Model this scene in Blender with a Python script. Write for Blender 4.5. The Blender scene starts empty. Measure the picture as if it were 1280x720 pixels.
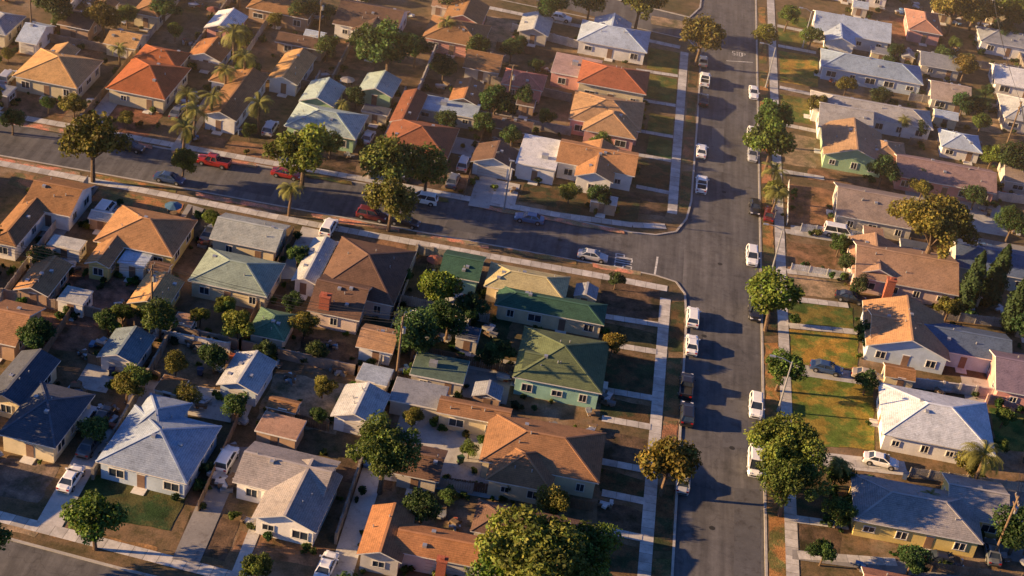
import bpy, math, random
import numpy as np
from mathutils import Vector, Matrix
from mathutils.geometry import tessellate_polygon
random.seed(11); np.random.seed(11)
scene=bpy.context.scene
R=random
# ------------------------------------------------------------------ survey calibration
F=1914.0; TH=math.radians(33.6); ROLL=math.radians(9.0); AZ=math.radians(2.27); H=125.0
fw=Vector((-math.sin(AZ)*math.cos(TH),math.cos(AZ)*math.cos(TH),-math.sin(TH)))
r0=Vector((math.cos(AZ),math.sin(AZ),0)); u0=r0.cross(fw)
CR=math.cos(ROLL)*r0+math.sin(ROLL)*u0
CU=-math.sin(ROLL)*r0+math.cos(ROLL)*u0
CAM=Vector((0,0,H))
def G(u,v,z=0.0):
    "survey map reference -> ground metres at height z"
    d=CR*((u-640)/F)+CU*((360-v)/F)+fw
    t=(H-z)/(-d.z)
    p=CAM+d*t
    return Vector((p.x,p.y,z))
def PJ(p):
    d=Vector(p)-CAM
    w=d.dot(fw)
    return (640+F*d.dot(CR)/w, 360-F*d.dot(CU)/w)
def SC(u,v):
    a=G(u,v); return F/((a-CAM).dot(fw))
# ------------------------------------------------------------------ materials
def new_mat(name):
    m=bpy.data.materials.new(name); m.use_nodes=True
    nt=m.node_tree; b=nt.nodes['Principled BSDF']
    return m,nt,b
def N(nt,t,**k):
    n=nt.nodes.new(t)
    for a,b in k.items(): setattr(n,a,b)
    return n
def ramp(nt,src,stops):
    r=N(nt,'ShaderNodeValToRGB'); e=r.color_ramp.elements
    while len(e)<len(stops): e.new(0.5)
    for i,(p,c) in enumerate(stops):
        e[i].position=p; e[i].color=(c[0],c[1],c[2],1) if len(c)==3 else c
    nt.links.new(src,r.inputs[0]); return r.outputs[0]
def noise(nt,vec,scale,detail=4,rough=.55,sc=None):
    n=N(nt,'ShaderNodeTexNoise'); n.inputs['Scale'].default_value=scale
    n.inputs['Detail'].default_value=detail; n.inputs['Roughness'].default_value=rough
    if sc:
        mp=N(nt,'ShaderNodeMapping'); mp.inputs['Scale'].default_value=sc
        nt.links.new(vec,mp.inputs[0]); vec=mp.outputs[0]
    nt.links.new(vec,n.inputs['Vector']); return n.outputs[0]
def mix(nt,mode,fac,a,b):
    m=N(nt,'ShaderNodeMix',data_type='RGBA',blend_type=mode)
    for i,x in ((0,fac),(6,a),(7,b)):
        if hasattr(x,'links') or isinstance(x,bpy.types.NodeSocket): nt.links.new(x,m.inputs[i])
        elif i==0: m.inputs[0].default_value=x
        else: m.inputs[i].default_value=(x[0],x[1],x[2],1)
    return m.outputs[2]
def g(x): return (x,x,x)
def bump(nt,b,src,strength=.4,dist=.05):
    n=N(nt,'ShaderNodeBump'); n.inputs['Strength'].default_value=strength; n.inputs['Distance'].default_value=dist
    nt.links.new(src,n.inputs['Height']); nt.links.new(n.outputs[0],b.inputs['Normal'])
def coords(nt): return N(nt,'ShaderNodeTexCoord').outputs['Object']
def objmat(name,rough=.85,lo=.75,hi=1.2,s1=.5,s2=6,fine=.12,kind=None,spec=.3,bumpy=.0):
    m,nt,b=new_mat(name); c=coords(nt); oi=N(nt,'ShaderNodeObjectInfo')
    add=N(nt,'ShaderNodeVectorMath',operation='ADD'); sc=N(nt,'ShaderNodeMath',operation='MULTIPLY'); sc.inputs[1].default_value=90
    nt.links.new(oi.outputs['Random'],sc.inputs[0]); nt.links.new(c,add.inputs[0]); nt.links.new(sc.outputs[0],add.inputs[1])
    v=add.outputs[0]
    n1=noise(nt,v,s1,5); f1=ramp(nt,n1,[(.3,g(lo)),(.7,g(hi))])
    n2=noise(nt,v,s2,3,.7); f2=ramp(nt,n2,[(.3,g(1-fine)),(.7,g(1+fine))])
    col=mix(nt,'MULTIPLY',1,oi.outputs['Color'],f1); col=mix(nt,'MULTIPLY',1,col,f2)
    if kind=='roof':
        w=N(nt,'ShaderNodeTexWave',wave_type='BANDS',bands_direction='Z'); w.inputs['Scale'].default_value=3.2; w.inputs['Distortion'].default_value=.7; w.inputs['Detail'].default_value=2
        nt.links.new(c,w.inputs[0]); f3=ramp(nt,w.outputs[1],[(0,g(.76)),(.5,g(1.06))]); col=mix(nt,'MULTIPLY',.75,col,f3)
        n3=noise(nt,v,1.1,4,.65); f4=ramp(nt,n3,[(.34,(.76,.75,.74)),(.5,g(1)),(.7,(1.12,1.07,1.0))]); col=mix(nt,'MULTIPLY',.85,col,f4)
        n4=noise(nt,v,4.0,4,.75); f5=ramp(nt,n4,[(.38,g(.72)),(.5,g(1)),(.66,g(1.15))]); col=mix(nt,'MULTIPLY',.6,col,f5)
    if kind=='lawn':
        n3=noise(nt,v,.35,5,.65); f3=ramp(nt,n3,[(.36,(.8,.95,.8)),(.46,g(1)),(.56,(2.4,1.3,1.3))]); col=mix(nt,'MULTIPLY',.9,col,f3)
    if kind=='dirt':
        n3=noise(nt,v,.3,6,.7); f3=ramp(nt,n3,[(.36,(.5,.65,.5)),(.5,g(1)),(.66,(1.5,1.4,1.3))]); col=mix(nt,'MULTIPLY',.9,col,f3)
    if kind=='conc':
        n3=noise(nt,v,.8,6,.7); f3=ramp(nt,n3,[(.3,(.5,.45,.42)),(.45,g(.93)),(.7,g(1.08))]); col=mix(nt,'MULTIPLY',.85,col,f3)
    nt.links.new(col,b.inputs['Base Color']); b.inputs['Roughness'].default_value=rough; b.inputs['Specular IOR Level'].default_value=spec
    if bumpy: bump(nt,b,n2,bumpy,.06)
    return m
M={}
M['roof']=objmat('roof_shingle',.85,.84,1.14,.3,9,.24,'roof',.2,.6)
M['ridge']=objmat('ridge_cap',.8,1.0,1.4,.6,9,.15)
M['wall']=objmat('stucco_wall',.9,.82,1.08,.6,5,.06,None,.2,.2)
M['lawn']=objmat('lawn_grass',.95,.65,1.3,.5,5,.4,'lawn',.1,.9)
M['dirt']=objmat('dry_yard',.95,.7,1.25,.6,4,.28,'dirt',.1,.8)
M['conc']=objmat('concrete_slab',.85,.82,1.1,.25,5,.1,'conc',.25,.2)
M['fence']=objmat('fence_paint',.9,.65,1.2,.7,6,.2)
M['prop']=objmat('prop_paint',.6,.85,1.1,.7,6,.08)
def flat(name,col,rough=.6,spec=.4,metal=0,s=3,var=.15):
    m,nt,b=new_mat(name); c=coords(nt); n=noise(nt,c,s,4)
    f=ramp(nt,n,[(.3,tuple(x*(1-var) for x in col)),(.7,tuple(x*(1+var) for x in col))])
    nt.links.new(f,b.inputs['Base Color']); b.inputs['Roughness'].default_value=rough; b.inputs['Specular IOR Level'].default_value=spec; b.inputs['Metallic'].default_value=metal
    return m
M['trim']=flat('painted_trim',(.62,.6,.56),.6)
M['glass']=flat('window_glass',(.03,.04,.055),.12,.7,0,1,.4)
M['door']=flat('door_paint',(.2,.12,.08),.6)
M['gdoor']=flat('garage_door_paint',(.5,.48,.45),.6,.3,0,1,.1)
M['bark']=flat('bark',(.13,.09,.06),.95,.1,0,4,.35)
M['rubber']=flat('tyre_rubber',(.02,.02,.02),.8)
M['metal']=flat('galvanised_metal',(.42,.43,.44),.45,.5,.6)
M['chrome']=flat('wheel_alloy',(.45,.45,.46),.35,.5,.7)
M['brick']=flat('chimney_brick',(.32,.1,.06),.9,.2,0,8,.35)
M['wood']=flat('weathered_wood',(.16,.11,.07),.9,.2,0,5,.3)
M['wire']=flat('wire_black',(.03,.03,.03),.6)
M['tail']=flat('tail_light',(.35,.01,.01),.3)
M['head']=flat('head_light',(.7,.7,.72),.15)
M['mark']=flat('road_paint',(.5,.49,.46),.8,.3,0,2,.4)
m,nt,b=new_mat('car_paint'); oi=N(nt,'ShaderNodeObjectInfo'); c=coords(nt)
f=ramp(nt,noise(nt,c,2,3),[(.3,g(.9)),(.7,g(1.05))]); nt.links.new(mix(nt,'MULTIPLY',1,oi.outputs['Color'],f),b.inputs['Base Color'])
b.inputs['Roughness'].default_value=.28; b.inputs['Coat Weight'].default_value=.6; b.inputs['Coat Roughness'].default_value=.08; M['car']=m
m,nt,b=new_mat('leaves'); oi=N(nt,'ShaderNodeObjectInfo'); at=N(nt,'ShaderNodeAttribute',attribute_name='tint')
col=mix(nt,'MULTIPLY',1,oi.outputs['Color'],at.outputs['Color'])
nt.links.new(col,b.inputs['Base Color']); b.inputs['Roughness'].default_value=.7; b.inputs['Specular IOR Level'].default_value=.2
tr=N(nt,'ShaderNodeBsdfTranslucent'); nt.links.new(mix(nt,'MULTIPLY',1,col,(1.5,1.5,.6)),tr.inputs[0])
ms=N(nt,'ShaderNodeMixShader'); ms.inputs[0].default_value=.24; out=nt.nodes['Material Output']
nt.links.new(b.outputs[0],ms.inputs[1]); nt.links.new(tr.outputs[0],ms.inputs[2]); nt.links.new(ms.outputs[0],out.inputs[0]); M['leaf']=m
# asphalt
m,nt,b=new_mat('asphalt'); c=coords(nt)
n1=noise(nt,c,.07,5,.6); base=ramp(nt,n1,[(.3,(.08,.08,.085)),(.7,(.135,.13,.128))])
n2=noise(nt,c,.9,5,.7); base=mix(nt,'MULTIPLY',1,base,ramp(nt,n2,[(.3,g(.82)),(.7,g(1.13))]))
n3=noise(nt,c,.8,4,.6,(1,.05,1)); base=mix(nt,'MULTIPLY',.85,base,ramp(nt,n3,[(.35,g(.68)),(.65,g(1.2))]))
n6=noise(nt,c,.28,5,.7); base=mix(nt,'MULTIPLY',.7,base,ramp(nt,n6,[(.33,g(.62)),(.46,g(1)),(.7,g(1.08))]))
vo=N(nt,'ShaderNodeTexVoronoi',feature='DISTANCE_TO_EDGE'); vo.inputs['Scale'].default_value=.16
wn=N(nt,'ShaderNodeVectorMath',operation='ADD'); nn=N(nt,'ShaderNodeTexNoise'); nn.inputs['Scale'].default_value=.5; nt.links.new(c,nn.inputs['Vector'])
s_=N(nt,'ShaderNodeVectorMath',operation='SCALE'); s_.inputs['Scale'].default_value=3; nt.links.new(nn.outputs['Color'],s_.inputs[0]); nt.links.new(c,wn.inputs[0]); nt.links.new(s_.outputs[0],wn.inputs[1]); nt.links.new(wn.outputs[0],vo.inputs['Vector'])
base=mix(nt,'MULTIPLY',.5,base,ramp(nt,vo.outputs['Distance'],[(0,g(.5)),(.014,g(1))]))
n5=noise(nt,c,9,2,.7); base=mix(nt,'MULTIPLY',.6,base,ramp(nt,n5,[(.3,g(.8)),(.7,g(1.2))]))
nt.links.new(base,b.inputs['Base Color']); b.inputs['Roughness'].default_value=.88; b.inputs['Specular IOR Level'].default_value=.2; bump(nt,b,n5,.3,.02); M['asphalt']=m
m,nt,b=new_mat('earth'); c=coords(nt)
n1=noise(nt,c,.08,6,.65); base=ramp(nt,n1,[(.3,(.05,.06,.025)),(.43,(.12,.09,.05)),(.55,(.18,.12,.07)),(.7,(.27,.21,.15))])
n2=noise(nt,c,.7,6,.7); base=mix(nt,'MULTIPLY',1,base,ramp(nt,n2,[(.3,(.45,.55,.4)),(.5,g(1)),(.7,(1.35,1.25,1.15))]))
n5=noise(nt,c,5,3,.7); base=mix(nt,'MULTIPLY',.8,base,ramp(nt,n5,[(.3,g(.65)),(.7,g(1.3))]))
nt.links.new(base,b.inputs['Base Color']); b.inputs['Roughness'].default_value=.95; b.inputs['Specular IOR Level'].default_value=.1; bump(nt,b,n2,.6,.1); M['earth']=m
m,nt,b=new_mat('pavement_slabs'); c=coords(nt); at=N(nt,'ShaderNodeAttribute',attribute_name='tint')
n1=noise(nt,c,.8,5,.7); base=ramp(nt,n1,[(.3,(.3,.285,.26)),(.65,(.52,.5,.47))]); base=mix(nt,'MULTIPLY',1,base,at.outputs['Color'])
n5=noise(nt,c,6,3,.7); base=mix(nt,'MULTIPLY',.7,base,ramp(nt,n5,[(.3,g(.85)),(.7,g(1.12))]))
nt.links.new(base,b.inputs['Base Color']); b.inputs['Roughness'].default_value=.85; M['pave']=m
# ------------------------------------------------------------------ mesh builder
COL=scene.collection
def mkobj(name,me,parent=None,color=None,loc=None,rz=0,scale=None):
    o=bpy.data.objects.new(name,me); COL.objects.link(o)
    if parent: o.parent=parent
    if color: o.color=(color[0],color[1],color[2],1)
    if loc is not None: o.location=loc
    if rz: o.rotation_euler=(0,0,rz)
    if scale is not None: o.scale=scale if hasattr(scale,'__len__') else (scale,)*3
    return o
class MB:
    def __init__(s): s.v=[];s.f=[];s.m=[];s.t=[]
    def poly(s,pts,mi=0,t=1.0):
        n=len(s.v); s.v+= [tuple(p) for p in pts]; s.f.append(tuple(range(n,n+len(pts)))); s.m.append(mi); s.t+=[t]*len(pts)
    def box(s,c,d,mi=0,rz=0):
        x,y,z=[a/2 for a in d]; ca,sa=math.cos(rz),math.sin(rz); n=len(s.v)
        for dz in(-z,z):
            for dx,dy in((-x,-y),(x,-y),(x,y),(-x,y)):
                s.v.append((c[0]+dx*ca-dy*sa,c[1]+dx*sa+dy*ca,c[2]+dz))
        s.t+=[1]*8
        for f in((3,2,1,0),(4,5,6,7),(0,1,5,4),(1,2,6,5),(2,3,7,6),(3,0,4,7)):
            s.f.append(tuple(n+i for i in f)); s.m.append(mi)
    def bar(s,p,q,w,h,mi=0):
        p=Vector(p);q=Vector(q);d=(q-p)
        if d.length<1e-4:return
        d.normalize(); sd=d.cross(Vector((0,0,1)))
        if sd.length<1e-3: sd=Vector((1,0,0))
        sd.normalize(); up=sd.cross(d); n=len(s.v)
        for e in(p,q):
            for a,b_ in((-1,-1),(1,-1),(1,1),(-1,1)):
                s.v.append(tuple(e+sd*(a*w/2)+up*(b_*h/2)))
        s.t+=[1]*8
        for f in((3,2,1,0),(4,5,6,7),(0,1,5,4),(1,2,6,5),(2,3,7,6),(3,0,4,7)):
            s.f.append(tuple(n+i for i in f)); s.m.append(mi)
    def cyl(s,p,q,ra,rb,n=8,mi=0,caps=True):
        p=Vector(p);q=Vector(q);d=(q-p).normalized(); a=d.orthogonal().normalized(); b_=d.cross(a); k=len(s.v)
        for e,r in((p,ra),(q,rb)):
            for i in range(n):
                t=2*math.pi*i/n; s.v.append(tuple(e+a*(r*math.cos(t))+b_*(r*math.sin(t))))
        s.t+=[1]*(2*n)
        for i in range(n):
            j=(i+1)%n; s.f.append((k+i,k+j,k+n+j,k+n+i)); s.m.append(mi)
        if caps:
            s.f.append(tuple(k+i for i in range(n-1,-1,-1))); s.m.append(mi); s.f.append(tuple(k+n+i for i in range(n))); s.m.append(mi)
    def mesh(s,name,mats,tint=False):
        me=bpy.data.meshes.new(name); me.from_pydata(s.v,[],s.f)
        for m_ in mats: me.materials.append(M[m_])
        me.polygons.foreach_set('material_index',s.m)
        if tint:
            a=me.attributes.new('tint','FLOAT_COLOR','POINT')
            arr=np.ones((len(s.v),4),dtype=np.float32); arr[:,:3]=np.array(s.t,dtype=np.float32)[:,None] if not hasattr(s.t[0],'__len__') else np.array(s.t,dtype=np.float32)
            a.data.foreach_set('color',arr.ravel())
        me.update(); return me
    def obj(s,name,mats,parent=None,color=None,tint=False,**k):
        return mkobj(name,s.mesh(name,mats,tint),parent,color,**k)
# ------------------------------------------------------------------ ground, roads, blocks
def tess(name,pts,z,mat,color=None,side=0,jit=0,loc_sub=1.2):
    pts=[Vector((p[0],p[1],0)) for p in pts]
    if jit:
        q=[]
        for i,p in enumerate(pts):
            e=pts[(i+1)%len(pts)]; n=max(1,int((e-p).length/loc_sub))
            for k in range(n): q.append(p.lerp(e,k/n)+Vector((R.uniform(-jit,jit),R.uniform(-jit,jit),0)))
        pts=q
    c=sum(pts,Vector())/len(pts)
    tri=tessellate_polygon([pts]); mb=MB(); mb.v=[(p.x-c.x,p.y-c.y,0) for p in pts]; mb.t=[1]*len(pts)
    for t in tri:
        a,b_,d=[pts[i] for i in t]
        if (b_-a).cross(d-a).z<0: t=(t[0],t[2],t[1])
        mb.f.append(tuple(t)); mb.m.append(0)
    if side:
        n=len(pts)
        for i in range(n):
            j=(i+1)%n; mb.poly([(pts[i].x-c.x,pts[i].y-c.y,0),(pts[j].x-c.x,pts[j].y-c.y,0),(pts[j].x-c.x,pts[j].y-c.y,-side),(pts[i].x-c.x,pts[i].y-c.y,-side)])
    return mb.obj(name,[mat],None,color,loc=(c.x,c.y,z))
def W(pts): return [G(u,v) for u,v in pts]
def vp(u,v0,v1): return 929+(u-929)*(v1+883)/(v0+883)
gm=MB(); gm.poly([(-1500,-1200,-.02),(1500,-1200,-.02),(1500,2500,-.02),(-1500,2500,-.02)]); gm.obj('ground',['earth'])
KW=lambda y:929-.0555*(y+883); KE=lambda y:929+.018*(y+883)
tess('road',W([(KW(1100)-10,1100),(KE(1100)+10,1100),(KE(-260)+5,-260),(KW(-260)-5,-260)]),0.004,'asphalt')
tess('road',W([(-700,20),(-700,90),(0,225),(420,300),(870,375),(880,270),(600,235),(0,125)]),0.000,'asphalt')
tess('road',W([(-700,480),(-700,600),(0,830),(800,1020),(900,950),(900,840),(400,750),(0,650)]),-0.004,'asphalt')
tess('road',W([(300,-110),(560,-30),(885,60),(890,0),(600,-70),(300,-150)]),0.008,'asphalt')
nK=[(-500,62),(-200,118),(0,154),(162,178),(400,221),(662,264),(790,291)]
sK=[(-500,95),(-200,155),(0,195),(212,233),(420,271),(560,297),(741,330),(780,337)]
blocks=[
 nK+[(820,294),(845,290),(858,274),(864,252),(KW(150),150),(KW(80),80),(872,62),(860,50),(780,32),(600,-5),(450,-42),(300,-80),(0,-130),(-400,-190),(-700,-100)],
 sK+[(820,345),(845,353),(856,368),(KW(400),400),(KW(600),600),(KW(850),850),(800,868),(400,772),(150,711),(0,671),(-300,590),(-600,500)],
 [(KE(1100),1100),(KE(700),700),(KE(300),300),(KE(0),0),(KE(-250),-250),(1500,-250),(1900,200),(1900,1100)],
 [(300,-125),(600,-45),(780,2),(862,22),(875,10),(KW(-60),-60),(KW(-250),-250),(0,-250),(-100,-200)],
 [(-500,640),(0,745),(500,880),(800,960),(KW(1000),1000),(700,1200),(-500,1100)],
]
for i,bl in enumerate(blocks):
    w=W(bl); tess('ground_block',w,.10,'earth',side=.1)
    mb=MB()
    for a,b_ in zip(w,w[1:]+w[:1]):
        mb.bar((a.x,a.y,.065),(b_.x,b_.y,.065),.32,.15)
    mb.obj('kerb',['conc'],color=(.38,.36,.33))
def strip(name,pts,width,z=.158,step=1.5):
    w=W(pts); mb=MB()
    for a,b_ in zip(w,w[1:]):
        d=(b_-a); L=d.length; n=max(1,int(L/step)); d.normalize(); sd=Vector((-d.y,d.x,0))*width/2
        for k in range(n):
            p=a+d*(L*k/n+.02); q=a+d*(L*(k+1)/n-.02); t=R.uniform(.78,1.15)
            mb.poly([(p-sd).to_tuple()[:2]+(z,),(q-sd).to_tuple()[:2]+(z,),(q+sd).to_tuple()[:2]+(z,),(p+sd).to_tuple()[:2]+(z,)],0,t)
    mb.obj(name,['pave'],tint=True)
SW=lambda y:929-.0774*(y+883); SE=lambda y:929+.0385*(y+883)
strip('pavement',[(SW(850),850),(SW(600),600),(SW(374),374)],1.6)
strip('pavement',[(SW(268),268),(SW(150),150),(SW(66),66)],1.6)
strip('pavement',[(SE(1000),1000),(SE(500),500),(SE(200),200),(SE(-200),-200)],1.6)
strip('pavement',[(-500,50),(-200,106),(0,143),(130,166),(330,203),(480,229),(600,252),(700,270),(790,282),(832,284)],1.6)
strip('pavement',[(-500,104),(-200,166),(0,205),(210,245),(385,280),(600,319),(740,344),(834,362)],1.6)
strip('pavement',[(-500,520),(-300,570),(0,647),(215,703),(400,750),(700,820)],1.7)
strip('pavement',[(300,-62),(600,8),(780,45),(850,60)],1.5)
zc={'dirt':0,'lawn':0,'conc':0}; zb={'dirt':.104,'lawn':.126,'conc':.162}
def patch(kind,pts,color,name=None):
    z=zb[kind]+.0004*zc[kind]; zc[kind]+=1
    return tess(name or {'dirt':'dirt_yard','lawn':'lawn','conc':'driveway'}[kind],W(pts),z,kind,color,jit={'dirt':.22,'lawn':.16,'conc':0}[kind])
GR=(.075,.105,.028); GY=(.15,.16,.035); DK=(.05,.056,.028); BR=(.2,.115,.065); DB=(.1,.068,.045); TN=(.26,.19,.12); CC=(.38,.37,.35); CL=(.48,.46,.43); CD=(.24,.23,.22)
def q(x0,y0,x1,y1):
    s=.19*(x1-x0); return [(x0,y0),(x1,y0+s),(vp(x1,y0+s,y1+s),y1+s),(vp(x0,y0,y1),y1)]
for y0,y1,c,k in [(66,92,GR,'lawn'),(99,128,GR,'lawn'),(147,170,GR,'lawn'),(176,198,(.05,.1,.03),'lawn'),(205,238,DK,'lawn'),(246,270,DB,'dirt')]:
    patch(k,[(812 if y0<200 else 786,y0-6),(SW(y0)-7,y0+1),(SW(y1)-7,y1+2),(808 if y0<200 else 776,y1-6)],c)
for y0,y1,c,k in [(352,398,DB,'dirt'),(412,438,(.08,.07,.035),'dirt'),(446,494,DK,'lawn'),(504,528,DK,'lawn'),(545,582,DB,'dirt'),(596,622,DK,'lawn'),(634,668,DB,'dirt'),(680,720,DK,'lawn')]:
    x0=752 if y0<600 else 748
    patch(k,[(x0,y0-9),(SW(y0)-8,y0+6),(SW(y1)-8,y1+4),(x0-3,y1-8)],c)
for y in (96,133,172,202,242): strip('walkway',[(795,y-8),(SW(y)-6,y)],1.2,.19)
for y in (407,441,499,535,589,628,674): strip('walkway',[(752,y-11),(SW(y)-6,y)],1.3,.19)
for (y0,y1) in [(70,110),(118,165),(172,205),(215,262),(378,440),(448,520),(528,600),(608,690),(700,780)]:
    patch('lawn',[(SW(y0)+8,y0),(KW(y0)-3,y0),(KW(y1)-3,y1),(SW(y1)+8,y1)],R.choice([DK,(.09,.09,.04),(.13,.11,.06)]))
for (y0,y1) in [(10,80),(90,150),(160,230),(240,330),(340,420),(430,520),(530,620),(630,740)]:
    patch('lawn',[(KE(y0)+3,y0),(SE(y0)-7,y0),(SE(y1)-8,y1),(KE(y1)+3,y1)],R.choice([DK,(.16,.14,.05),(.18,.14,.07)]))
for y0,y1,x1,c,k in [(15,30,1008,GR,'lawn'),(36,54,1008,GR,'lawn'),(64,103,1022,GY,'lawn'),(118,150,1015,GR,'lawn'),(165,205,1020,TN,'dirt'),(230,282,1042,BR,'dirt'),(302,338,1045,BR,'dirt'),(343,368,1060,TN,'dirt'),(378,405,1066,GR,'lawn'),(412,455,1072,GY,'lawn'),(470,556,1092,(.11,.14,.03),'lawn'),(600,645,1060,DK,'lawn'),(655,690,1050,DB,'dirt')]:
    patch(k,[(SE(y0)+8,y0),(x1,y0+8),(x1,y1+7),(SE(y1)+9,y1)],c)
for y,x1 in ((33,1015),(58,1020),(110,1015),(156,1020),(215,1030),(290,1060),(340,1060),(374,1060),(408,1080),(575,1115),(650,1060),(695,1120)): strip('walkway',[(SE(y)+7,y),(x1,y+9)],1.4,.19)
patch('conc',[(985,455),(1105,470),(1105,486),(985,468)],CC); patch('conc',[(988,562),(1130,578),(1135,596),(988,580)],CL)
patch('conc',[(988,282),(1050,292),(1048,304),(988,294)],CC); patch('conc',[(990,688),(1210,712),(1210,730),(990,700)],CD)
for p,c,k in [(q(5,112,95,148),BR,'dirt'),(q(118,125,205,168),(.2,.09,.055),'dirt'),(q(235,165,335,192),BR,'dirt'),(q(365,185,450,215),DB,'dirt'),(q(500,200,560,238),DB,'dirt'),
  (q(690,230,800,262),DK,'lawn'),(q(600,222,650,250),CL,'conc'),(q(655,230,700,252),DK,'lawn'),
  (q(0,40,130,60),BR,'dirt'),(q(240,70,340,85),BR,'dirt'),(q(420,50,480,80),BR,'dirt'),(q(400,85,450,112),BR,'dirt'),(q(610,20,650,60),TN,'dirt'),(q(500,92,560,108),DB,'dirt'),(q(815,20,860,30),TN,'dirt'),(q(560,170,650,190),CC,'conc')]: patch(k,p,c)
for u,v0,v1,w in [(97,164,100,22),(212,188,120,18),(345,205,150,20),(455,228,160,22),(585,258,185,26)]:
    patch('conc',[(u,v0),(u+w,v0+4),(vp(u+w,v0+4,v1),v1),(vp(u,v0,v1),v1)],CC)
for (a,b_) in [(0,80),(100,190),(215,320),(345,440),(470,560),(600,780)]:
    patch('lawn',[(a,.18*a+148),(b_,.18*b_+148),(b_,.18*b_+153),(a,.18*a+153)],R.choice([TN,(.1,.12,.04)]))
for (a,b_) in [(0,100),(120,220),(245,360),(390,500),(520,610),(630,720),(740,800)]:
    patch('lawn',[(a,.178*a+198),(b_,.178*b_+198),(b_,.178*b_+203),(a,.178*a+203)],R.choice([TN,(.2,.16,.06)]))
for p,c,k in [(q(20,216,100,232),(.14,.12,.06),'lawn'),(q(125,236,230,252),(.17,.14,.06),'lawn'),(q(262,266,350,280),BR,'dirt'),(q(430,290,510,305),BR,'dirt'),(q(530,312,600,330),DB,'dirt'),
 (q(85,340,170,395),(.2,.11,.075),'dirt'),(q(55,395,130,430),(.22,.12,.075),'dirt'),(q(195,425,290,478),(.22,.15,.09),'dirt'),(q(345,465,440,525),(.24,.19,.13),'dirt'),
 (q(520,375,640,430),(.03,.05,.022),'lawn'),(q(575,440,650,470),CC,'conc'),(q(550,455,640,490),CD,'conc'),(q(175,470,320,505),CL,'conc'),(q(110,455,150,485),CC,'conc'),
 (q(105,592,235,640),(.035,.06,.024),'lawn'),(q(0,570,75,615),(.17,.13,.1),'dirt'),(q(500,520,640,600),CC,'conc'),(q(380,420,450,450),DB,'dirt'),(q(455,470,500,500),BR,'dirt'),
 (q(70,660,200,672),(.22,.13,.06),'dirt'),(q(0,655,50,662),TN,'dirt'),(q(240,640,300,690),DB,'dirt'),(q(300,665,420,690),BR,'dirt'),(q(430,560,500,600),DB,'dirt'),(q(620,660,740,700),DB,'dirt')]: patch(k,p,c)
for u,v0,v1,w in [(45,655,530,32),(215,700,560,34),(290,715,540,14),(400,750,560,30),(100,228,300,24),(235,256,330,20),(378,284,350,28)]:
    patch('conc',[(u,v0),(u+w,v0+6),(vp(u+w,v0+6,v1),v1),(vp(u,v0,v1),v1)],R.choice([CC,CD,CL]))
for p,c,k in [(q(1235,510,1290,560),(.06,.11,.03),'lawn'),(q(1130,235,1250,275),CC,'conc'),(q(1180,290,1290,330),CD,'conc'),(q(1160,100,1240,115),GR,'lawn'),(q(1140,110,1240,150),TN,'dirt'),(q(1200,470,1290,500),CC,'conc'),(q(1010,210,1130,225),BR,'dirt'),(q(1110,20,1180,60),BR,'dirt'),(q(1230,600,1300,700),CD,'conc')]: patch(k,p,c)
mk=MB()
def pline(a,b_,w):
    a=G(*a);b_=G(*b_); mk.bar((a.x,a.y,.014),(b_.x,b_.y,.014),w,.004)
pline((822,321),(818,346),.3); pline((908,76),(941,78),.25)
def letters(u,v,txt,cw,ch,rz,sw):
    o=G(u,v); ca,sa=math.cos(rz),math.sin(rz)
    S={'S':[(0,1,1,1),(0,1,0,.5),(0,.5,1,.5),(1,.5,1,0),(1,0,0,0)],'T':[(0,1,1,1),(.5,1,.5,0)],'O':[(0,0,0,1),(0,1,1,1),(1,1,1,0),(1,0,0,0)],'P':[(0,0,0,1),(0,1,1,1),(1,1,1,.5),(1,.5,0,.5)]}
    for i,ch_ in enumerate(txt):
        for j,(x0,y0,x1,y1) in enumerate(S[ch_]):
            p=[((i-len(txt)/2)*cw*1.35+x*cw,y*ch) for x,y in((x0,y0),(x1,y1))]
            w=[(o.x+a*ca-b_*sa,o.y+a*sa+b_*ca,.014+.0008*i+.0003*j) for a,b_ in p]
            mk.bar(w[0],w[1],sw,.003)
letters(924,70,'STOP',.5,1.7,0,.14); letters(790,328,'STOP',.75,2.6,math.pi/2,.2)
mk.obj('road_marking',['mark'])
mh=MB()
for u,v in ((905,240),(880,420),(915,560),(700,300),(350,240),(890,660),(900,330)):
    p=G(u,v); mh.cyl((p.x,p.y,.005),(p.x,p.y,.016),.38,.38,16,0)
mh.obj('manhole_cover',['rubber'])
for pts in [[(858,395),(880,397),(876,470),(854,468)],[(905,500),(935,501),(934,560),(903,559)],[(560,275),(640,290),(636,300),(555,285)],[(890,160),(905,161),(904,215),(889,214)],[(300,225),(345,234),(338,246),(293,237)],[(918,610),(950,612),(951,720),(917,720)]]:
    tess('asphalt_patch',W(pts),.011,'conc',R.choice([(.085,.085,.09),(.135,.132,.13),(.1,.1,.105)]))
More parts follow.
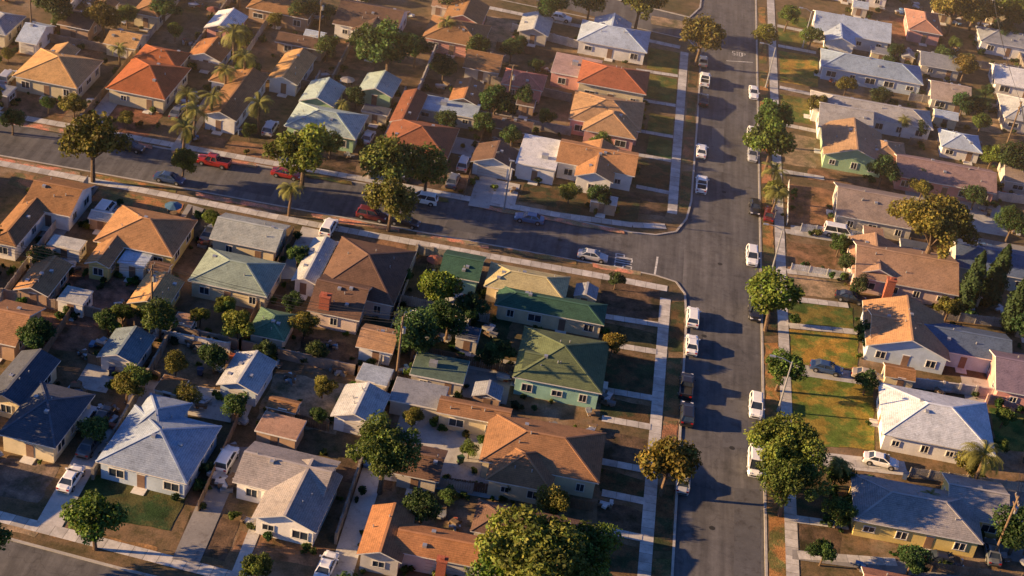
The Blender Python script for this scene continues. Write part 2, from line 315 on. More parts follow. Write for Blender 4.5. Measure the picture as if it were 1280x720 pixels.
# ------------------------------------------------------------------ houses
def rot_at(u,v):
    if u<520 and v>430: return math.radians(-4.5)
    if u<520: return math.radians(-2.5)
    if u>960: return math.radians(-.8)
    return math.radians(-1.2)
def rect(bb,z,rise,rz):
    x0,y0,x1,y1=bb; c=G((x0+x1)/2,(y0+y1)/2,z+rise*.35)
    ex=Vector((math.cos(rz),math.sin(rz),0)); ey=Vector((-ex.y,ex.x,0))
    p=PJ(c); a=PJ(c+ex); b_=PJ(c+ey); up=PJ(c+Vector((0,0,1)))
    au,av=abs(a[0]-p[0]),abs(a[1]-p[1]); bu,bv=abs(b_[0]-p[0]),abs(b_[1]-p[1])
    w=x1-x0; h=(y1-y0)-rise*.45*abs(up[1]-p[1])
    det=au*bv-bu*av; Wd=(w*bv-bu*h)/det; D=(au*h-w*av)/det
    return Vector((c.x,c.y,0)),max(3.6,min(26,Wd*1.04)),max(3.6,min(26,D*1.04))
HC=[]
def roof_part(mr,mw,cx,cy,Wd,D,ze,pitch,kind,axis,oh,base):
    t=.17
    if kind=='flat':
        mr.box((cx,cy,ze),(Wd,D,.22),0); mr.box((cx,cy,ze-.02),(Wd+.1,D+.1,.2),1)
        mw.box((cx,cy,(base+ze-.13)/2),(Wd-2*oh*.4,D-2*oh*.4,ze-.13-base)); return ze
    if axis=='x': L,S=Wd,D; T=lambda x,y,z:(cx+x,cy+y,z)
    else: L,S=D,Wd; T=lambda x,y,z:(cx-y,cy+x,z)
    rise=S/2*pitch; h=L/2; s=S/2
    r=(max(0.05,h-s) if kind=='hip' else h)
    if kind=='hip' and L<S: r=.05
    A=[(-h,-s,ze),(h,-s,ze),(h,s,ze),(-h,s,ze)]; Rg=[(-r,0,ze+rise),(r,0,ze+rise)]
    dn=lambda p:(p[0],p[1],p[2]-t)
    P=lambda ps:[T(*p) for p in ps]
    mr.poly(P([A[0],A[1],Rg[1],Rg[0]])); mr.poly(P([A[2],A[3],Rg[0],Rg[1]]))
    if kind=='hip': mr.poly(P([A[1],A[2],Rg[1]])); mr.poly(P([A[3],A[0],Rg[0]]))
    for i in ((0,1),(2,3)): mr.poly(P([dn(A[i[0]]),dn(A[i[1]]),A[i[1]],A[i[0]]]),1)
    if kind=='hip':
        for i in ((1,2),(3,0)): mr.poly(P([dn(A[i[0]]),dn(A[i[1]]),A[i[1]],A[i[0]]]),1)
        mr.poly(P([dn(a) for a in A][::-1]),1)
    else:
        for e,(i,j) in ((1,(1,2)),(0,(3,0))):
            mr.poly(P([dn(A[i]),A[i],Rg[e],dn(Rg[e])]),1); mr.poly(P([A[j],dn(A[j]),dn(Rg[e]),Rg[e]]),1)
        mr.poly(P([dn(A[0]),dn(Rg[0]),dn(Rg[1]),dn(A[1])]),1); mr.poly(P([dn(A[3]),dn(A[2]),dn(Rg[1]),dn(Rg[0])]),1)
    up=lambda p,k=.02:(p[0],p[1],p[2]+k)
    if r>.2: mr.bar(T(*up(Rg[0])),T(*up(Rg[1])),.32,.06,2)
    if kind=='hip':
        for i,e in((0,0),(3,0),(1,1),(2,1)): mr.bar(T(*up(A[i])),T(*up(Rg[e])),.26,.06,2)
    hw,sw=h-oh,s-oh; top=ze-t+oh*pitch-.01
    if kind=='hip':
        for (x,y),(x2,y2) in zip([(-hw,-sw),(hw,-sw),(hw,sw),(-hw,sw)],[(hw,-sw),(hw,sw),(-hw,sw),(-hw,-sw)]):
            mw.poly(P([(x,y,base),(x2,y2,base),(x2,y2,top),(x,y,top)]))
    else:
        pk=ze-t+rise-.01
        mw.poly(P([(-hw,-sw,base),(hw,-sw,base),(hw,-sw,top),(-hw,-sw,top)])); mw.poly(P([(hw,sw,base),(-hw,sw,base),(-hw,sw,top),(hw,sw,top)]))
        for e in(1,-1): mw.poly(P([(e*hw,-sw,base),(e*hw,sw,base),(e*hw,sw,top),(e*hw,0,pk),(e*hw,-sw,top)]))
    return ze+rise
def window(mf,mg,x,y,z,w,h,ang):
    nx,ny=math.cos(ang),math.sin(ang); tx,ty=-ny,nx
    P=lambda a,b_,d:(x+tx*a+nx*d,y+ty*a+ny*d,z+b_)
    mg.box(P(0,0,.015),(.05,w,h),0,ang)
    for a,b_,sw,sh in((0,h/2+.05,w+.22,.1),(0,-h/2-.05,w+.3,.1),(-w/2-.05,0,.1,h),(w/2+.05,0,.1,h),(0,0,.06,h)):
        mf.box(P(a,b_,.04),(.1,sw,sh),0,ang)
def sat(c,s,k):
    l=sum(c)/3; return tuple(max(.01,min(.85,(l+(x-l)*s)*k)) for x in c)
def house(name,parts,roof,wall,ze=2.95,pitch=.38,oh=.45,front='S',garage=None,rz=None,chim=None,extras=True,world=None):
    u=(parts[0][0]+parts[0][2])/2; v=(parts[0][1]+parts[0][3])/2
    if rz is None: rz=rot_at(u,v)+math.radians(R.uniform(-.6,.6))
    roof=sat(roof,1.25,1.1 if max(roof)<.4 else .9); wall=sat(wall,1.15,1.0)
    org=None; mr,mw,mf,mg,md=MB(),MB(),MB(),MB(),MB(); ca,sa=math.cos(rz),math.sin(rz)
    em=bpy.data.objects.new(name,None); COL.objects.link(em); em.empty_display_size=1
    for i,p in enumerate(parts):
        bb=p[:4]; kind=p[4] if len(p)>4 else 'hip'; axis=p[5] if len(p)>5 else None
        z=ze-.11*i+(0 if len(p)<7 else p[6])
        rise=0 if kind=='flat' else 1.5
        if world: c,Wd,D=world
        else: c,Wd,D=rect(bb,z,rise,rz)
        if axis is None: axis='x' if Wd>=D else 'y'
        if org is None: org=c
        d=c-org; cx=d.x*ca+d.y*sa; cy=-d.x*sa+d.y*ca
        pt=pitch+.013*i
        S=D if axis=='x' else Wd
        pt=min(pt,2.7/(S/2))
        top=roof_part(mr,mw,cx,cy,Wd,D,z,pt,kind,axis,oh,.1)
        HC.append((c.x,c.y,Wd,D,rz))
        wx,wy=Wd/2-oh,D/2-oh
        if kind=='flat': wx,wy=Wd/2-oh*.4,D/2-oh*.4
        for ang,hl,dist,key in((-math.pi/2,wx,wy,'S'),(math.pi/2,wx,wy,'N'),(0,wy,wx,'E'),(math.pi,wy,wx,'W')):
            nx,ny=math.cos(ang),math.sin(ang); n=max(1,int(2*hl/3.3))
            if garage==key and i==0:
                gw=min(2*hl-.6,4.9 if 2*hl>5.4 else 2.5)
                md.box((cx+nx*(dist+.01),cy+ny*(dist+.01),1.2),(.08,gw,2.1),1,ang)
                for k in range(1,4): md.box((cx+nx*(dist+.03),cy+ny*(dist+.03),.15+k*.53),(.06,gw-.1,.03),0,ang)
                continue
            for k in range(n):
                a=-hl+2*hl*(k+.5)/n+R.uniform(-.25,.25)
                px,py=cx+nx*dist-ny*a,cy+ny*dist+nx*a
                if key==front and i==0 and k==n//2:
                    md.box((px+nx*.01,py+ny*.01,1.15),(.08,.95,min(2.05,z-.6)),0,ang); mf.box((px+nx*.03,py+ny*.03,2.25),(.1,1.15,.1),0,ang)
                    mf.box((px+nx*.6,py+ny*.6,.16),(1.2,1.6,.14),0,ang)
                    continue
                if R.random()<.18 and 2*hl<6: continue
                window(mf,mg,px,py,1.55 if z>2.7 else 1.4,R.choice([.9,1.3,1.3,1.8]),R.choice([.8,1.1,1.1]) if z>2.4 else .7,ang)
        if extras and kind!='flat':
            for k in range(R.randint(2,5)):
                a=R.uniform(-.35,.35)*Wd; b_=R.uniform(-.3,.3)*D
                sl=(abs(b_)/(D/2) if axis=='x' else abs(a)/(Wd/2)); zz=z+(1-sl)*(S/2*pt)
                if kind=='hip': zz=min(zz,z+(1-(abs(a)/(Wd/2) if axis=='x' else abs(b_)/(D/2)))*max(Wd,D)/2*pt)
                tp=R.random()
                if tp<.6: mr.cyl((cx+a,cy+b_,zz-.2),(cx+a,cy+b_,zz+.35),.08,.08,6,3)
                else: mr.box((cx+a,cy+b_,zz+.05),(.5,.5,.36),3)
        elif kind=='flat' and extras and Wd>5:
            mr.box((cx+R.uniform(-.2,.2)*Wd,cy+R.uniform(-.2,.2)*D,z+.45),(1.1,.9,.7),3)
    w=mw.obj('walls',['wall'],em,wall); r_=mr.obj('roof',['roof','trim','ridge','metal'],em,roof)
    if mf.v: mf.obj('window_frames',['trim'],em)
    if mg.v: mg.obj('windows',['glass'],em)
    if md.v: md.obj('door',['door','gdoor'],em)
    if chim:
        cu,cv,tall,cwid=chim; cp=G(cu,cv,tall); d=cp-org; x=d.x*ca+d.y*sa; y=-d.x*sa+d.y*ca
        mc=MB(); mc.box((x,y,tall/2+.05),(cwid,cwid*.8,tall),0); mc.box((x,y,tall+.12),(cwid+.2,cwid*.8+.2,.14),0); mc.box((x,y,tall+.3),(.5,.45,.3),0); mc.obj('chimney',['brick'],em)
    em.location=(org.x,org.y,0); em.rotation_euler=(0,0,rz)
    return em
tan=(.39,.25,.135); red=(.26,.1,.055); brown=(.22,.13,.075); dkb=(.115,.075,.057); gry=(.22,.23,.25); dkg=(.07,.077,.095); pale=(.45,.46,.45); mint=(.36,.43,.41); wht=(.68,.68,.67); grn=(.04,.08,.058); olv=(.2,.2,.11); sla=(.09,.115,.165); pg=(.33,.34,.35); pb=(.42,.48,.56)
cream=(.62,.54,.38); white=(.74,.72,.68); yel=(.62,.5,.22); pink=(.6,.32,.28); pblue=(.45,.52,.6); lg=(.35,.5,.32); teal=(.3,.48,.4); tw=(.4,.28,.2); wg=(.5,.46,.4)
B='bungalow_house'; GA='garage'
HS=[
 (B,[(18,55,128,108,'hip','x'),(45,50,100,85,'gable','y')],tan,cream,{}),
 (B,[(135,66,238,122,'hip','x'),(165,50,238,85,'hip','x')],red,cream,{}),
 (B,[(255,82,336,148,'gable','y'),(262,78,330,110,'hip','x')],brown,white,{}),
 (B,[(358,122,460,172,'hip','x'),(375,95,432,132,'gable','y')],mint,lg,{}),
 (B,[(478,140,574,196,'hip','x'),(488,108,535,155,'gable','y')],(.19,.085,.055),tw,{}),
 (GA,[(20,22,70,54,'gable','x')],pb,white,dict(ze=2.5,garage='S')),
 (B,[(-30,8,32,42,'hip')],gry,cream,{}),
 (B,[(72,6,130,36,'gable','x')],dkb,tw,{}),
 (GA,[(130,30,186,60,'gable','x')],tan,cream,dict(ze=2.5,garage='S')),
 (B,[(165,-12,218,20,'hip')],brown,cream,{}),
 (GA,[(235,44,292,76,'gable','y')],(.3,.15,.08),white,dict(ze=2.5)),
 (GA,[(256,8,310,40,'gable','y')],wht,pink,dict(ze=2.6)),
 (B,[(310,-20,402,22,'hip','x')],brown,tw,{}),
 (B,[(335,58,396,104,'gable','y')],tan,white,dict(ze=2.6)),
 (GA,[(345,34,412,62,'gable','x')],dkb,tw,dict(ze=2.5)),
 (B,[(418,-6,512,42,'gable','x'),(440,8,500,45,'gable','y')],dkb,white,{}),
 (GA,[(448,86,502,120,'gable','y')],mint,lg,dict(ze=2.6)),
 (B,[(530,14,614,58,'hip','x'),(555,-6,612,30,'gable','y')],brown,pink,{}),
 (GA,[(580,55,632,90,'gable','x')],brown,wg,dict(ze=2.5)),
 (GA,[(562,94,606,130,'gable','y')],(.3,.16,.09),tw,dict(ze=2.5)),
 (GA,[(522,118,600,148,'flat','x')],(.36,.42,.48),wg,dict(ze=2.4)),
 (B,[(628,80,684,112,'hip')],(.34,.15,.12),pink,{}),
 (B,[(690,66,752,100,'flat')],(.39,.28,.25),pink,{}),
 (B,[(724,70,812,116,'hip')],(.26,.105,.068),cream,dict(ze=3.6)),
 (B,[(714,108,806,162,'hip','x'),(730,125,800,172,'hip')],(.32,.21,.13),pink,dict(ze=3.2)),
 (B,[(724,20,813,64,'hip','x'),(740,16,790,50,'gable','y')],pb,white,{}),
 (GA,[(648,12,692,44,'gable','y')],pale,wg,dict(ze=2.5)),
 (GA,[(614,138,668,166,'gable','x')],dkb,tw,dict(ze=2.4)),
 (B,[(698,168,798,218,'gable','x'),(720,172,775,226,'gable','y')],(.33,.19,.11),white,dict(ze=3.3)),
 (B,[(646,168,704,212,'flat')],wht,white,dict(ze=3.0)),
 (GA,[(590,174,650,210,'gable','y')],dkb,white,dict(ze=2.6,garage='S')),
 (B,[(28,214,118,268,'gable','x'),(-15,235,70,305,'hip','y')],brown,white,{}),
 (B,[(120,250,246,318,'hip','x'),(108,282,165,332,'gable','y')],(.28,.17,.1),yel,{}),
 ('patio_cover',[(148,302,198,334,'flat')],pb,white,dict(ze=2.4,extras=False)),
 (B,[(264,260,362,312,'gable','x')],(.27,.29,.28),cream,{}),
 (B,[(238,304,356,368,'hip','x')],(.2,.24,.21),cream,{}),
 (GA,[(370,292,418,352,'gable','y')],pale,white,dict(ze=2.6,garage='N')),
 (B,[(398,290,520,378,'hip','x'),(386,335,470,398,'gable','x')],dkb,(.6,.5,.45),dict(chim=(407,370,5.0,1.4))),
 (B,[(550,306,608,350,'gable','x')],grn,teal,{}),
 (B,[(608,322,712,374,'hip','x')],(.42,.38,.24),cream,{}),
 (B,[(622,350,758,404,'hip','x')],grn,cream,dict(ze=2.8)),
 (B,[(645,402,762,488,'hip'),(652,425,716,480,'gable','x')],(.09,.11,.065),teal,dict(ze=3.2,front='E')),
 (GA,[(18,316,90,368,'gable','y')],(.28,.17,.1),tw,dict(ze=2.5)),
 (GA,[(160,336,230,386,'gable','y')],tan,yel,dict(ze=2.5)),
 (B,[(-30,368,56,430,'gable','x')],(.27,.16,.1),tw,{}),
 (GA,[(310,378,372,424,'hip')],(.1,.15,.1),wg,dict(ze=2.5)),
 (GA,[(446,398,502,440,'gable','x')],(.32,.21,.14),white,dict(ze=2.5)),
 (GA,[(122,404,194,454,'gable','y')],(.14,.17,.19),white,dict(ze=2.5,garage='S')),
 (GA,[(272,434,346,490,'gable','y')],pg,pblue,dict(ze=2.6,garage='S')),
 (GA,[(415,474,488,530,'gable','y')],(.42,.43,.44),white,dict(ze=2.6,garage='S')),
 ('patio_cover',[(514,440,586,480,'flat')],(.08,.11,.09),wg,dict(ze=2.4)),
 ('patio_cover',[(488,472,560,512,'flat')],(.2,.21,.23),wg,dict(ze=2.4,extras=False)),
 (B,[(604,508,757,600,'hip','x'),(548,488,640,530,'gable','x'),(610,540,700,612,'hip','y')],(.22,.13,.08),cream,dict(ze=3.1,front='S')),
 (GA,[(494,546,560,600,'gable','x')],dkb,wg,dict(ze=2.5)),
 (B,[(0,470,118,556,'hip','x'),(-20,432,75,505,'gable','y')],dkg,cream,dict(front='S')),
 (B,[(124,500,276,600,'hip','x'),(150,485,240,560,'hip','x')],(.24,.28,.34),pblue,{}),
 (B,[(294,545,425,625,'gable','x'),(318,570,428,662,'gable','y')],(.27,.25,.24),white,dict(front='S')),
 ('storage_shed',[(320,515,382,550,'flat')],(.3,.2,.15),tw,dict(ze=2.3,extras=False)),
 (B,[(495,645,632,712,'gable','x'),(448,625,520,700,'gable','y')],(.27,.145,.085),(.5,.48,.45),dict(chim=(553,700,4.4,1.1),garage='S')),
 (B,[(592,618,738,690,'hip','x')],dkb,wg,{}),
 (B,[(1018,8,1112,52,'gable','x'),(1030,20,1070,56,'gable','y')],pb,white,dict(front='W')),
 (B,[(1028,56,1152,104,'hip','x')],(.25,.3,.36),pblue,dict(front='W')),
 (B,[(1016,108,1164,160,'hip','x'),(1022,120,1090,168,'gable','x')],(.32,.31,.3),white,dict(front='W')),
 (B,[(1028,148,1106,204,'gable','y'),(1080,165,1134,205,'hip')],(.29,.2,.135),lg,dict(front='W')),
 (B,[(1044,222,1142,284,'gable','x')],(.24,.195,.17),wg,dict(front='W')),
 (B,[(1066,292,1196,366,'gable','x'),(1062,290,1128,350,'gable','y')],(.28,.19,.14),(.6,.45,.4),dict(front='W',chim=(1115,350,4.6,1.3))),
 (B,[(1080,370,1186,448,'gable','y'),(1085,378,1150,440,'gable','x')],(.33,.21,.13),pblue,dict(front='S')),
 (B,[(1150,392,1264,452,'gable','x')],sla,pblue,dict(front='S',ze=2.85)),
 (B,[(1100,472,1242,566,'hip','x')],(.55,.58,.62),white,dict(front='W')),
 (B,[(1066,585,1226,676,'hip','x'),(1180,585,1262,655,'gable','x')],(.25,.24,.24),yel,dict(front='S')),
 (B,[(1118,185,1244,240,'gable','x')],(.23,.165,.155),pink,{}),
 (GA,[(1174,156,1228,190,'hip')],pb,white,dict(ze=2.5)),
 (GA,[(1160,94,1214,130,'gable','x')],(.3,.25,.22),wg,dict(ze=2.5)),
 (GA,[(1148,58,1202,88,'gable','x')],gry,wg,dict(ze=2.5)),
 (GA,[(1238,74,1300,112,'gable','x')],wht,white,dict(ze=2.5)),
 (B,[(1132,6,1178,42,'hip')],(.32,.19,.15),pink,{}),
 (B,[(1222,28,1300,62,'hip','x')],gry,white,{}),
 (B,[(1248,112,1330,158,'hip','x')],pale,wg,{}),
 (B,[(1190,292,1300,350,'gable','x')],sla,wg,{}),
 (B,[(1236,428,1330,500,'gable','x')],(.16,.13,.16),pink,{}),
 (B,[(1080,702,1230,770,'gable','x')],(.26,.14,.1),wg,{}),
 (GA,[(1250,190,1320,235,'gable','x')],(.25,.2,.16),wg,dict(ze=2.5)),
 (B,[(1010,-45,1110,-4,'hip')],gry,white,{}),(B,[(1150,-50,1260,-8,'hip')],brown,white,{}),
 (B,[(-130,70,-20,125,'hip')],brown,cream,{}),(B,[(-130,185,-35,250,'hip')],gry,cream,{}),(B,[(-170,290,-50,360,'hip')],brown,cream,{}),
 (B,[(-160,430,-50,520,'hip')],pg,cream,{}),(B,[(-170,540,-40,620,'hip')],brown,cream,{}),(B,[(-140,-20,-40,30,'hip')],tan,cream,{}),
 (B,[(560,-95,650,-50,'hip')],brown,cream,{}),(B,[(700,-80,800,-30,'hip')],tan,white,{}),(B,[(400,-110,500,-70,'hip')],gry,white,{}),
 (B,[(20,-55,110,-20,'hip')],brown,white,{}),(B,[(180,-70,280,-35,'hip')],red,white,{}),
 (B,[(1330,250,1440,320,'hip')],brown,white,{}),(B,[(1340,560,1480,650,'hip')],gry,white,{}),
 (B,[(480,740,640,830,'hip')],brown,white,{}),(B,[(60,790,220,890,'hip')],gry,white,{}),
]
for nm,parts,rc,wc,kw in HS: house(nm,parts,rc,wc,**kw)
def inside(x,y,pad=.3):
    for cx,cy,w,d,rz in HC:
        dx,dy=x-cx,y-cy; a=dx*math.cos(rz)+dy*math.sin(rz); b_=-dx*math.sin(rz)+dy*math.cos(rz)
        if abs(a)<w/2-.4+pad and abs(b_)<d/2-.4+pad: return True
    return False
def yard(u,v):
    if u<770 and .178*u+138<v<.178*u+232: return False
    if 765<u<1015: return False
    if 985<u<1075 and v>200: return False
    if u<760 and v>.25*u+(585 if u<480 else 560): return False
    if u>550 and v<.14*u-60 and u<770: return False
    return True
nsh=0
for _ in range(900):
    u,v=R.uniform(-20,1290),R.uniform(-10,715)
    if not yard(u,v) or (v>560 and u>400): continue
    p=G(u,v); wd,dp=R.uniform(2.6,4.8),R.uniform(2.4,3.8)
    if inside(p.x,p.y,max(wd,dp)/2+.6): continue
    kind=R.choice(['flat','gable','gable','flat'])
    house('storage_shed',[(u-1,v-1,u+1,v+1,kind,R.choice('xy'))],R.choice([pale,gry,brown,dkb,dkg,(.3,.2,.15),pb,brown]),R.choice([wg,tw,white,cream]),ze=R.uniform(2.05,2.3),oh=.2,extras=False,world=(Vector((p.x,p.y,0)),wd,dp))
    nsh+=1
    if nsh>=36: break
# ------------------------------------------------------------------ fences
FS=[]
def fence(pts,kind='block',h=1.6,color=None):
    w=W(pts); mb=MB()
    for a,b_ in zip(w,w[1:]):
        FS.append((a,b_))
        d=(b_-a); L=d.length; n=max(1,int(L/2.4)); d.normalize()
        if kind=='block':
            mb.bar((a.x,a.y,.1+h/2),(b_.x,b_.y,.1+h/2),.18,h); mb.bar((a.x,a.y,.12+h),(b_.x,b_.y,.12+h),.26,.07)
            for k in range(n+1): p=a+d*(L*k/n); mb.box((p.x,p.y,.1+(h+.15)/2),(.34,.34,h+.15),0)
        else:
            npk=int(L/.3)
            for k in range(npk): p=a+d*(.3*k+.15); mb.box((p.x,p.y,.1+h/2+R.uniform(-.04,.04)),(.26,.04,h),0,math.atan2(d.y,d.x))
            for z in(.5,h-.15): mb.bar((a.x,a.y,z),(b_.x,b_.y,z),.07,.09)
            for k in range(n+1): p=a+d*(L*k/n); mb.box((p.x,p.y,.1+(h+.1)/2),(.12,.12,h+.1),0)
    mb.obj('block_wall' if kind=='block' else 'wooden_fence',['fence'],color=color or (R.choice([(.26,.22,.18),(.32,.28,.24),(.45,.42,.39),(.22,.19,.16)]) if kind=='block' else R.choice([(.18,.11,.065),(.24,.17,.11),(.4,.37,.33)])))
def LL(u,v0,v1): return [(u,v0),(vp(u,v0,v1),v1)]
for a in [LL(110,232,380),LL(240,270,415),LL(366,296,440),LL(522,318,478)]: fence(a,R.choice(['block','wood']))
for a in [LL(215,420,600),LL(335,445,640),LL(484,482,680),LL(90,395,520)]: fence(a,R.choice(['block','wood']))
fence([(-40,366),(90,392),(195,414),(300,438),(445,470),(490,478)],'block',color=(.3,.23,.18))
fence([(196,424),(286,441)],'block',1.5,(.58,.56,.53))
for a in [LL(100,158,62),LL(228,180,84),LL(345,200,100),LL(462,224,120),LL(580,246,140),LL(180,58,-10),LL(300,84,0),LL(415,105,20),LL(520,125,20),LL(60,46,-20),LL(240,70,-10)]: fence(a,R.choice(['block','wood']))
fence([(-60,30),(0,42),(230,84),(350,106),(470,128),(560,145),(620,158)],'block',color=(.3,.23,.17))
for a in [[(520,318),(600,332)],[(490,378),(610,405)],[(500,440),(645,470)],[(490,500),(600,522)],[(560,610),(740,640)],[(490,600),(590,618)],[(620,62),(722,78)],[(610,105),(712,128)],[(600,150),(712,170)],[(640,40),(725,62)],[(110,455),(200,478)],[(345,525),(410,540)]]: fence(a,R.choice(['block','wood']))
for y in (52,104,160,214,286,372,462,575,690):
    fence([(1135,y+22),(1300,y+44)],R.choice(['block','wood']))
fence([(vp(1245,0,-10),-10),(vp(1245,0,300),300)],'block')
fence([(985,232),(983,282)],'wood',1.0,(.6,.6,.58)); fence([(1000,290),(1075,300)],'wood',1.5,(.6,.6,.58)); fence([(988,338),(1078,352)],'wood',1.2,(.6,.6,.58)); fence([(1232,505),(1300,515)],'block',1.6,(.5,.3,.26))
# ------------------------------------------------------------------ vegetation
def finish_leaves(name,P,Nn,size,tint,mats,mb):
    n=len(P); rnd=np.random.normal(size=(n,3)); a=np.cross(Nn,rnd); a/=np.linalg.norm(a,axis=1)[:,None]+1e-9; b_=np.cross(Nn,a); b_/=np.linalg.norm(b_,axis=1)[:,None]+1e-9
    s=size[:,None]
    V=np.stack([P-a*s,P-b_*s*.6+Nn*s*.15,P+a*s,P+b_*s*.6-Nn*s*.1],axis=1).reshape(-1,3)
    k=len(mb.v); mb.v+= [tuple(x) for x in V.tolist()]
    for i in range(n): mb.f.append((k+4*i,k+4*i+1,k+4*i+2,k+4*i+3)); mb.m.append(1)
    t=np.repeat(tint,4,axis=0); base=[(1,1,1)]*k
    mb.t=base+[tuple(x) for x in t.tolist()]
    me=mb.mesh(name,mats,True); return me
def tree_mesh(seed,Rr=3.5,flat_=.85,nl=20,nleaf=5200,leaf=.2,trunk=True,qs=1.0):
    rs=np.random.RandomState(seed); rr=random.Random(seed); mb=MB(); cz=Rr*1.4
    C=[];Q=[]
    for i in range(nl):
        d=rs.normal(size=3); d/=np.linalg.norm(d); d[2]=abs(d[2])*1.0-.25 if rs.rand()<.75 else d[2]
        rad=rs.uniform(.38,.78)*Rr if i>2 else .2*Rr
        C.append(np.array([0,0,cz])+d*rad*np.array([1,1,flat_])*(1+.2*math.sin(3*i+seed))); Q.append(rs.uniform(.18,.44)*Rr*qs)
    C=np.array(C);Q=np.array(Q)
    if trunk:
        top=Vector((rr.uniform(-.2,.2),rr.uniform(-.2,.2),Rr*.75)); mb.cyl((0,0,0),top,.26,.2,8,0,False)
        for i in range(nl):
            if i%2==0:
                e=Vector(C[i].tolist()); mid=top.lerp(e,.5)+Vector((0,0,.2)); mb.cyl(top,mid,.12,.08,5,0,False); mb.cyl(mid,e,.08,.03,5,0,False)
    per=(Q**2/np.sum(Q**2)*nleaf*1.3).astype(int); PP=[];NN=[];TT=[];SS=[]
    for i in range(nl):
        d=rs.normal(size=(per[i],3)); d/=np.linalg.norm(d,axis=1)[:,None]
        rad=Q[i]*(rs.uniform(.4,1.16,size=per[i])**.6)
        lump=1+.22*np.sin(d[:,0]*5+i)*np.cos(d[:,1]*6+i*2)
        p=C[i]+d*(rad*lump)[:,None]*np.array([1,1,.85])
        ins=np.zeros(len(p),bool)
        for j in range(nl):
            if j!=i: ins|=np.linalg.norm(p-C[j],axis=1)<Q[j]*.6
        p=p[~ins]; dd=d[~ins]
        nn=dd*.7+rs.normal(size=dd.shape)*.55+np.array([0,0,.25]); nn/=np.linalg.norm(nn,axis=1)[:,None]
        lt=rs.uniform(.5,1.45); tt=lt*rs.uniform(.55,1.45,size=(len(p),1))*np.ones((1,3)); tt[:,0]*=rs.uniform(.8,1.2,size=len(p))
        PP.append(p);NN.append(nn);TT.append(tt);SS.append(leaf*rs.uniform(.6,1.5,size=len(p)))
    return finish_leaves('tree',np.vstack(PP),np.vstack(NN),np.concatenate(SS),np.vstack(TT),['bark','leaf'],mb)
TM=[tree_mesh(100+i,nl=R.randint(20,32),flat_=R.uniform(.7,1.0),leaf=.19) for i in range(7)]
TB=[tree_mesh(300+i,nl=46,flat_=R.uniform(.75,.95),nleaf=15000,leaf=.11,qs=.72) for i in range(3)]
SHM=[tree_mesh(200+i,Rr=1.0,nl=8,nleaf=420,leaf=.13,trunk=False) for i in range(4)]
for me in SHM:
    for v_ in me.vertices: v_.co.z=max(.02,v_.co.z-.75)
def cyp_mesh(seed):
    rs=np.random.RandomState(seed); n=4200; mb=MB(); mb.cyl((0,0,0),(0,0,2),.2,.15,7,0,False)
    z=rs.uniform(0,1,n)**1.0; a=rs.uniform(0,2*math.pi,n)
    prof=np.sin(np.clip(z*1.0,0,1)**.6*math.pi)**.7*1.0+.02; rad=(1.25*prof*(1+.18*np.sin(a*3+z*20)+.12*np.sin(a*7+z*9)))*rs.uniform(.6,1.05,n)
    P=np.stack([rad*np.cos(a),rad*np.sin(a),.4+z*9.6],1); Nn=np.stack([np.cos(a),np.sin(a),.4*np.ones(n)],1)+rs.normal(size=(n,3))*.4; Nn/=np.linalg.norm(Nn,axis=1)[:,None]
    t=rs.uniform(.6,1.4,(n,1))*np.ones((1,3))
    return finish_leaves('cyp',P,Nn,.2*rs.uniform(.6,1.4,n),t,['bark','leaf'],mb)
CM=[cyp_mesh(5),cyp_mesh(6)]
def palm_mesh(seed):
    rr=random.Random(seed); mb=MB(); h=6.0
    for k in range(6): mb.cyl((.06*math.sin(k),.05*k,h*k/6),(.06*math.sin(k+1),.05*(k+1),h*(k+1)/6),.24-.015*k,.24-.015*(k+1),8,0,False)
    mb.t=[(1,1,1)]*len(mb.v)
    for i in range(34):
        a=rr.uniform(0,6.283); el=rr.uniform(-.3,1.2); L=rr.uniform(2.1,2.9); d=Vector((math.cos(a),math.sin(a),0)); sd=Vector((-d.y,d.x,0)); p=Vector((0,.3,h)); n=8; t=rr.uniform(.6,1.5)
        for k in range(n):
            e=el-k*.24; q_=p+(d*math.cos(e)+Vector((0,0,math.sin(e))))*L/n; w=.5*math.sin((k+1)/(n+1)*math.pi)**.6
            for sgn in(-1,1):
                for m_ in range(2):
                    b0=p.lerp(q_,m_*.5); tip=b0+sd*sgn*w+(q_-p)*.8-Vector((0,0,.18)); b1=p.lerp(q_,m_*.5+.4)
                    kk=len(mb.v); mb.v+=[tuple(b0),tuple(b1),tuple(tip)]; mb.f.append((kk,kk+1,kk+2)); mb.m.append(1); mb.t+=[(t,t,t)]*3
            p=q_
    return mb.mesh('palm',['bark','leaf'],True)
PM=[palm_mesh(1),palm_mesh(2),palm_mesh(3)]
cO=(.13,.12,.025); cY=(.115,.135,.025); cG=(.052,.09,.024); cD=(.036,.066,.02); cL=(.08,.115,.024)
def tree(u,v,rp,col,name='leafy_tree',sq=1.0):
    rp*=1.06
    s=SC(u,v); Rm=rp/s; k=Rm/3.2; hc=Rm*1.42*sq; p=G(u,v,hc)
    c=[x*R.uniform(.85,1.15) for x in col]
    mkobj(name,R.choice(TB if rp>40 else TM),color=c,loc=(p.x,p.y,.05),rz=R.uniform(0,6.28),scale=(k,k*R.uniform(.9,1.1),k*sq))
